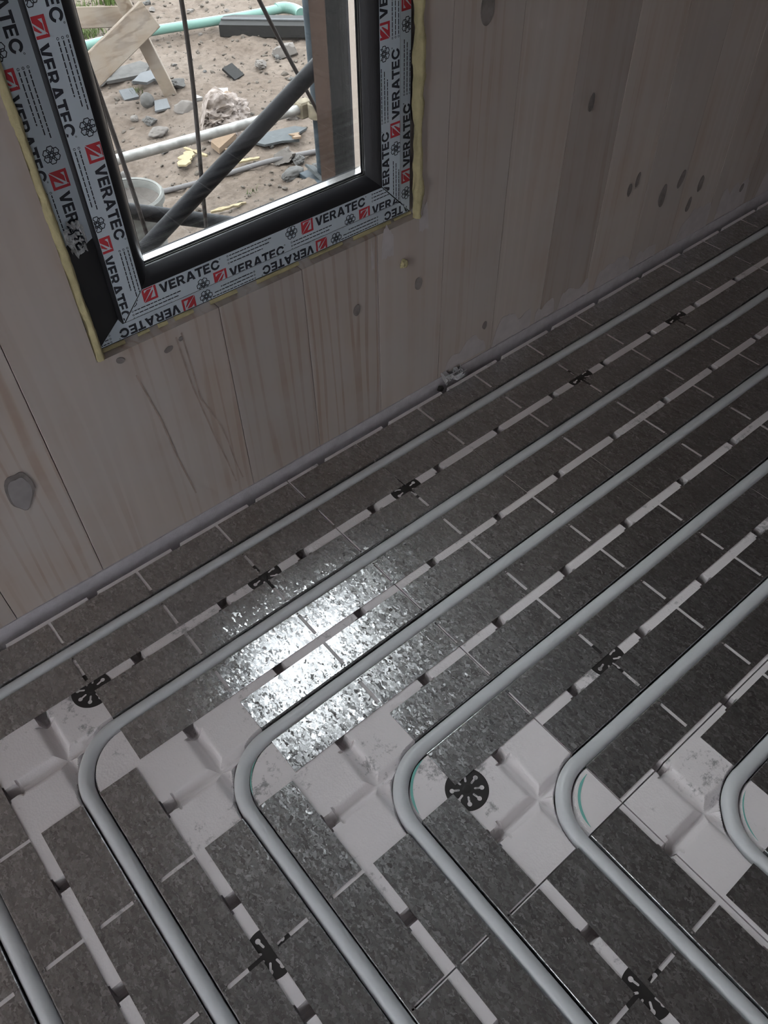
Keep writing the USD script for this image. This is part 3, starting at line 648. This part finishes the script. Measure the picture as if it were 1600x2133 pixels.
stone(2.07, 3.06, (.035, .03, .025), 'grey_stone', 41, 'small grey stone right of the timber leg foot', cut=2)
stone(1.80, 2.87, (.03, .028, .025), 'grey_stone', 42, 'small dark stone on the dirt left of the pale flat one', cut=4)
stone(2.08, 2.08, (.03, .025, .02), 'grey_stone', 44, 'little grey stone beside the broken pale rock', cut=2)
stone(2.09, 1.95, (.05, .035, .03), 'grey_stone', 45, 'grey stone at the foot of the blue post', cut=3)
def slab(name, x, y, pts, th, mt, label, rz=0, tilt=(0, 0), cat='slate', lift=.006):
    m = extr(Polygon(pts), th); m.apply_translation((-m.centroid[0], -m.centroid[1], 0))
    m = place(m, (x, y, G1(x, y) + lift), (tilt[0], tilt[1], rz)); return obj(name, m, mt, label=label, cat=cat)
slab('slate_piece', 2.01, 3.24, [(-.09, -.02), (-.02, .03), (.07, .045), (.09, -.01), (.05, -.06), (.02, -.03), (-.03, -.05)], .014, 'pale_slate', 'large broken grey slate left of the timber leg', tilt=(14, 6), lift=.02)
slab('slate_piece', 1.915, 2.965, [(-.055, -.03), (.0, .04), (.06, .02), (.02, -.05)], .009, 'pale_slate', 'small square grey slate below the timber leg', rz=10, tilt=(10, 0), lift=.012)
slab('slate_piece', 1.86, 3.19, [(-.04, -.03), (-.03, .04), (.04, .03), (.035, -.035)], .012, 'pale_slate', 'little grey slate left of the round stone', tilt=(20, 0), lift=.016)
slab('slate_piece', 1.955, 3.36, [(-.13, -.03), (-.08, .05), (.1, .05), (.13, .0), (.06, -.06)], .016, 'grey_stone', 'dusty flat slab behind the other slates', tilt=(12, 0), lift=.012)
slab('slate_piece', 2.13, 2.285, [(-.14, .02), (-.05, .055), (.09, .04), (.13, .0), (.07, -.02), (.05, -.07), (-.02, -.04), (-.10, -.03)], .010, 'slate', 'big jagged dark slate behind the diagonal tube', rz=-6, tilt=(6, 0), lift=.012)
slab('slate_piece', 2.045, 1.90, [(-.03, -.045), (-.02, .05), (.035, .03), (.03, -.05)], .009, 'slate', 'dark slate propped at the foot of the blue post', rz=30, tilt=(30, 20), lift=.02)
slab('plastic_square', 2.39, 3.08, [(-.036, -.045), (-.04, .04), (.034, .045), (.038, -.04)], .012, 'gutter_black', 'small black square of plastic lying alone on the dirt', rz=14, tilt=(28, 0), cat='plastic piece', lift=.026)
slab('wood_offcut', 2.165, 2.80, [(-.05, -.03), (-.04, .02), (.05, .035), (.055, -.02)], .028, 'brown_chip', 'short brown wood offcut on top of the mortar lump', rz=8, cat='wood piece')
slab('white_fragment', 2.19, 2.87, [(-.035, -.02), (-.02, .025), (.05, .02), (.03, -.02)], .02, 'white_scrap', 'white fragment behind the wood offcut', tilt=(15, 10), cat='fragment')
slab('white_fragment', 2.07, 2.90, [(-.03, -.02), (.0, .02), (.03, .0)], .015, 'white_scrap', 'white pointed chip left of the wood offcut', tilt=(15, 20), cat='fragment')
slab('wood_offcut', 1.90, 2.395, [(-.07, -.04), (-.05, .02), (.06, .05), (.075, -.02)], .026, 'brown_chip', 'brown wood offcut left of the diagonal tube', rz=20, tilt=(8, 0), cat='wood piece')
def chip(x, y, L, w, rz, tilt, seed, label, mt='wood_chip', th=.008):
    r = np.random.default_rng(seed); n = 9; t = np.linspace(-.5, .5, n)
    up = w * (.5 - abs(t) ** 2) * (1 + .4 * r.normal(size=n)); lo = -w * (.5 - abs(t) ** 2) * (1 + .4 * r.normal(size=n))
    pg = Polygon(np.r_[np.c_[t * L, np.maximum(up, .1 * w)], np.c_[t * L, np.minimum(lo, -.1 * w)][::-1]]).buffer(0)
    m = place(extr(pg, th), (x, y, G1(x, y) + .008 + L * .5 * abs(math.sin(math.radians(tilt)))), (0, tilt, rz)); return obj('wood_chip', m, mt, label=label, cat='wood chip')
chip(1.705, 2.375, .15, .055, 48, 4, 1, 'large yellow splinter of wood left of the hanging cable')
chip(1.775, 2.42, .13, .018, -72, 3, 2, 'thin yellow splinter leaning on the large one')
chip(1.905, 2.20, .10, .025, -12, 3, 3, 'short yellow splinter right of the diagonal tube')
chip(1.63, 1.93, .15, .016, -8, 2, 4, 'pale stick of wood lying nearest the window sill')
chip(1.98, 2.32, .22, .02, -4, 2, 5, 'reddish batten sliver behind the dark slate', 'brown_chip')
chip(2.19, 2.26, .14, .04, 70, 10, 6, 'brown wood splinter beside the blue post', 'brown_chip')
# mid-sized stones that nothing tells apart
taken = [(1.88, 3.03), (2.07, 2.70), (1.98, 2.86), (1.77, 2.74), (2.02, 2.10), (1.98, 1.99)]
LAND = [('mortar lump', 1.99, 2.57), ('round grey stone', 1.88, 3.03), ('blue scaffold post', 2.06, 1.89), ('timber leg', 2.03, 3.05), ('jagged dark slate', 2.13, 2.285), ('black square of plastic', 2.39, 3.08), ('gutter', 2.88, 3.33), ('yellow splinter', 1.705, 2.375),
        ('bucket', 1.18, 1.74), ('pale flat stone', 1.77, 2.74), ('pale stick nearest the sill', 1.63, 1.93), ('drain pipe', 2.68, 3.64), ('drain pipe below the trestle', 2.0, 3.8), ('hose', 1.8, 2.175), ('broken slates', 2.0, 3.28)]
k = 0
while k < 70:
    x, y = rng.uniform(1.2, 3.1), rng.uniform(1.75, 4.4)
    if any(math.hypot(x - a, y - b) < .07 for a, b in taken): continue
    taken.append((x, y)); s = .010 + .016 * rng.random() ** 2.5
    nm, lx, ly = min(LAND, key=lambda q: math.hypot(x - q[1], y - q[2])); vx, vy = x - .193, y + .797; px, py = lx - .193, ly + .797
    n_ = math.hypot(px, py); along, side = ((x - lx) * px + (y - ly) * py) / n_, ((x - lx) * py - (y - ly) * px) / n_
    rel = ('beyond' if along > 0 else 'in front of') if abs(along) > abs(side) else ('right of' if side > 0 else 'left of')
    lab = f'small {["brown", "grey", "pale"][k % 3]} stone lying on the dirt {rel} the {nm}'
    stone(x, y, (s * 1.3, s, s * .8), ['brown_stone', 'grey_stone', 'pale_stone'][k % 3], 300 + k, lab, (0, 0, rng.uniform(0, 360)), cut=3, group=lab.replace('small', 'little').replace('stone', 'stones'), sub=2)
    k += 1

# timber trestle
def board(A, B, w, t, facing):
    """plank from A to B, w wide, t thick; facing: the way its broad face looks"""
    A, B, n = np.array(A, float), np.array(B, float), np.array(facing, float)
    L = np.linalg.norm(B - A); x = (B - A) / L; n = n - x * (n @ x); n /= np.linalg.norm(n); y = np.cross(n, x)
    m = cham((0, -w / 2, -t / 2), (L, w / 2, t / 2), .003)
    M4 = np.eye(4); M4[:3, 0], M4[:3, 1], M4[:3, 2], M4[:3, 3] = x, y, n, A; m.apply_transform(M4); return m
tr = root('timber_trestle', 'rough sawn timber trestle standing on the dirt outside', 'trestle')
obj('leg', board((2.030, 3.05, -.64), (1.878, 3.17, -.03), .06, .045, (-.55, -1, .2)), 'sawn_timber', tr)
obj('brace', board((1.50, 3.06, -.475), (1.995, 3.055, -.238), .125, .036, (.05, -1, .35)), 'sawn_timber', tr, label='broad pale slanting board')
obj('rail', board((.95, 3.21, -.085), (1.93, 3.21, -.272), .085, .04, (0, -1, .25)), 'sawn_timber', tr)
obj('leg', board((.98, 3.10, -.64), (1.05, 3.19, -.03), .06, .045, (0, -1, 0)), 'sawn_timber', tr)

# drain pipe and gutter
gp = root('drain_pipe', 'green plastic pipe with an elbow lying across the dirt', 'pipe')
pts = np.array([(.9, 3.98, -.555), (1.952, 3.813, -.555), (2.299, 3.767, -.555), (2.677, 3.638, -.55), (3.03, 3.55, -.545)])
from scipy.interpolate import CubicSpline
def spl(p, n=40):
    p = np.asarray(p, float); t = np.r_[0, np.cumsum(np.linalg.norm(np.diff(p, axis=0), axis=1))]; return CubicSpline(t, p)(np.linspace(0, t[-1], n))
obj('pipe_length', tube(spl(pts, 30), .024, 18), 'green_pvc', gp, smooth=60)
el = spl([(3.0, 3.56, -.545), (3.05, 3.54, -.545), (3.075, 3.50, -.548), (3.07, 3.42, -.552)], 14)
obj('elbow', tube(el, .029, 18), 'green_pvc', gp, smooth=60)
gt = root('gutter', 'black plastic gutter channel lying on the dirt', 'gutter')
A, B = np.array((2.655, 3.59, -.59)), np.array((3.13, 3.06, -.575)); d = (B - A) / np.linalg.norm(B - A); nrm = np.array([-d[1], d[0], 0])
if nrm[1] > 0: nrm = -nrm                                             # towards the window
def gq(o, z): return np.array([A + nrm * o + [0, 0, z], B + nrm * o + [0, 0, z]])
prof = [(-.08, .0), (-.075, .06), (-.015, .062), (-.01, .05), (.0, .05), (.008, .058), (.055, .05), (.06, -.005)]
th = [(o * .96, z - .004) for o, z in prof]
loop = prof + th[::-1]
Q = np.array([gq(o, z) for o, z in loop + loop[:1]])
obj('channel', grid(Q[:, :, 0], Q[:, :, 1], Q[:, :, 2]), 'gutter_black', gt)
obj('bead', tube(gq(.0, .062), .006, 10), 'pale_slate', gt, smooth=60, label='thin shiny grey ridge')

# scaffold
def spipe(name, A, B, r, mt, label, cat='scaffold tube', ends=True):
    return obj(name, tube(np.linspace(A, B, 8), r, 20), mt, smooth=60, label=label, cat=cat)
po = root('scaffold_post', 'upright blue grey scaffold post outside the window', 'scaffold post')
obj('post_tube', tube(np.linspace((2.075, 1.89, -.585), (2.035, 1.89, 2.6), 8), .027, 20), 'scaffold_blue', po, smooth=60)
obj('base_plate', cham((2.0, 1.815, -.60), (2.15, 1.965, -.578), .002), 'scaffold_blue', po)
spipe('scaffold_brace', (.25, 1.30, -.62), (2.35, 1.30, .452), .0245, 'scaffold_black', 'dark diagonal scaffold tube crossing the window view')
spipe('scaffold_ledger', (.5, 1.50, .065), (1.68, 1.50, -.526), .0245, 'scaffold_black', 'dark scaffold tube low across the lower left of the view')
spipe('galvanised_pipe', (.55, 1.93, -.225), (2.09, 1.93, -.318), .018, 'galvanised_tube', 'shiny galvanised pipe running low behind the diagonal tube', cat='pipe')
cl = root('coupler', 'yellowish clamp joining the galvanised pipe to the post', 'coupler')
obj('sleeve', lathe([(.030, -.03), (.036, -.026), (.036, .026), (.030, .03)], 24).apply_translation((2.063, 1.89, -.316)), 'coupler_rust', cl, smooth=40)
obj('jaw', cham((2.0, 1.905, -.345), (2.06, 1.955, -.285), .006), 'coupler_rust', cl)
def cable(name, pts, r, label, cat='cable', mt='cable_black'): return obj(name, tube(spl(pts, 40), r, 10), mt, smooth=60, label=label, cat=cat)
cable('hanging_cable', [(1.335, 1.42, 1.2), (1.327, 1.42, .31), (1.32, 1.42, .16), (1.288, 1.42, -.15), (1.265, 1.42, -.40), (1.262, 1.42, -.60)], .0065, 'black cable hanging straight down in the middle of the window view')
cable('hanging_cable', [(.96, 1.42, .75), (1.027, 1.42, .29), (1.045, 1.42, .10), (1.066, 1.42, -.19), (1.085, 1.42, -.40), (1.15, 1.42, -.6)], .0065, 'black cable hanging at the left edge of the window view')
cable('hanging_cable', [(1.45, 1.62, .8), (1.69, 1.62, .20), (1.80, 1.62, -.03), (1.872, 1.62, -.175), (2.02, 1.80, -.40)], .0065, 'black cable slanting down behind the blue post')
hz = lambda x, y: (x, y, G1(x, y) + .012)
cable('hose', [hz(1.30, 2.33), hz(1.48, 2.245), hz(1.63, 2.205), hz(1.80, 2.175), hz(1.95, 2.125), hz(2.16, 2.085), hz(2.6, 2.10)], .0105, 'grey hose lying on the dirt between bucket and post', cat='hose', mt='hose_grey')
# bucket
bk = root('bucket', 'old grey bucket standing at the lower left of the window view', 'bucket', loc=(1.165, 1.745, ZG - .01))
obj('body', lathe([(0, .0), (.082, 0), (.086, .01), (.112, .30), (.116, .30), (.116, .31), (.109, .31), (.080, .018), (0, .018)], 40), 'bucket_grey', bk, smooth=35)
obj('cement_residue', lathe([(0, .255), (.08, .258), (.106, .285), (.106, .24), (0, .235)], 32), 'pale_stone', bk, smooth=35)
obj('rim', lathe([(.112, .285), (.121, .288), (.122, .308), (.116, .316), (.110, .312)], 40), 'bucket_grey', bk, smooth=35)
an = np.radians(np.linspace(0, 180, 20))
obj('handle', tube(np.c_[.12 * np.cos(an), .05 + .10 * np.sin(an) * .8, .298 - .03 * np.sin(an)], .003, 8), 'cable_black', bk, smooth=60)
stone(1.10, 1.58, (.085, .07, .10), 'sack_cloth', 77, 'crumpled dusty sack slumped in front of the bucket', rough=.35, cut=2, sink=.1, name='sack', cat='sack')
# tufts of grass
def tuft(x, y, n, h, seed, label):
    r = np.random.default_rng(seed); V, F = [], []
    for i in range(n):
        a = r.uniform(0, 6.28); bx_, by_ = x + r.normal(0, h * .7), y + r.normal(0, h * .5); z = G1(bx_, by_); hh = h * r.uniform(.5, 1.1); le = r.uniform(.2, .8) * hh
        d = np.array([math.cos(a), math.sin(a), 0]); s = np.array([-d[1], d[0], 0]) * .0028; b = np.array([bx_, by_, z - .004]); k0 = len(V)
        for f in (0, .5, 1): V += [b + d * le * f * f + [0, 0, hh * f] - s * (1.05 - f), b + d * le * f * f + [0, 0, hh * f] + s * (1.05 - f)]
        F += [[k0, k0 + 1, k0 + 3], [k0, k0 + 3, k0 + 2], [k0 + 2, k0 + 3, k0 + 5], [k0 + 2, k0 + 5, k0 + 4]]
    obj('grass_tuft', trimesh.Trimesh(V, F, process=False), 'grass', label=label, cat='grass', kind='stuff')
tuft(2.10, 4.10, 160, .06, 1, 'green grass growing behind the timber rail')
tuft(2.45, 4.50, 220, .07, 2, 'green grass at the top edge of the window view')
tuft(1.90, 3.20, 50, .03, 3, 'small green weed between the slates')
tuft(2.20, 4.45, 160, .06, 4, 'grass at the far left behind the trestle')
tuft(1.78, 1.985, 16, .025, 5, 'tiny yellowish weed in front of the hose')
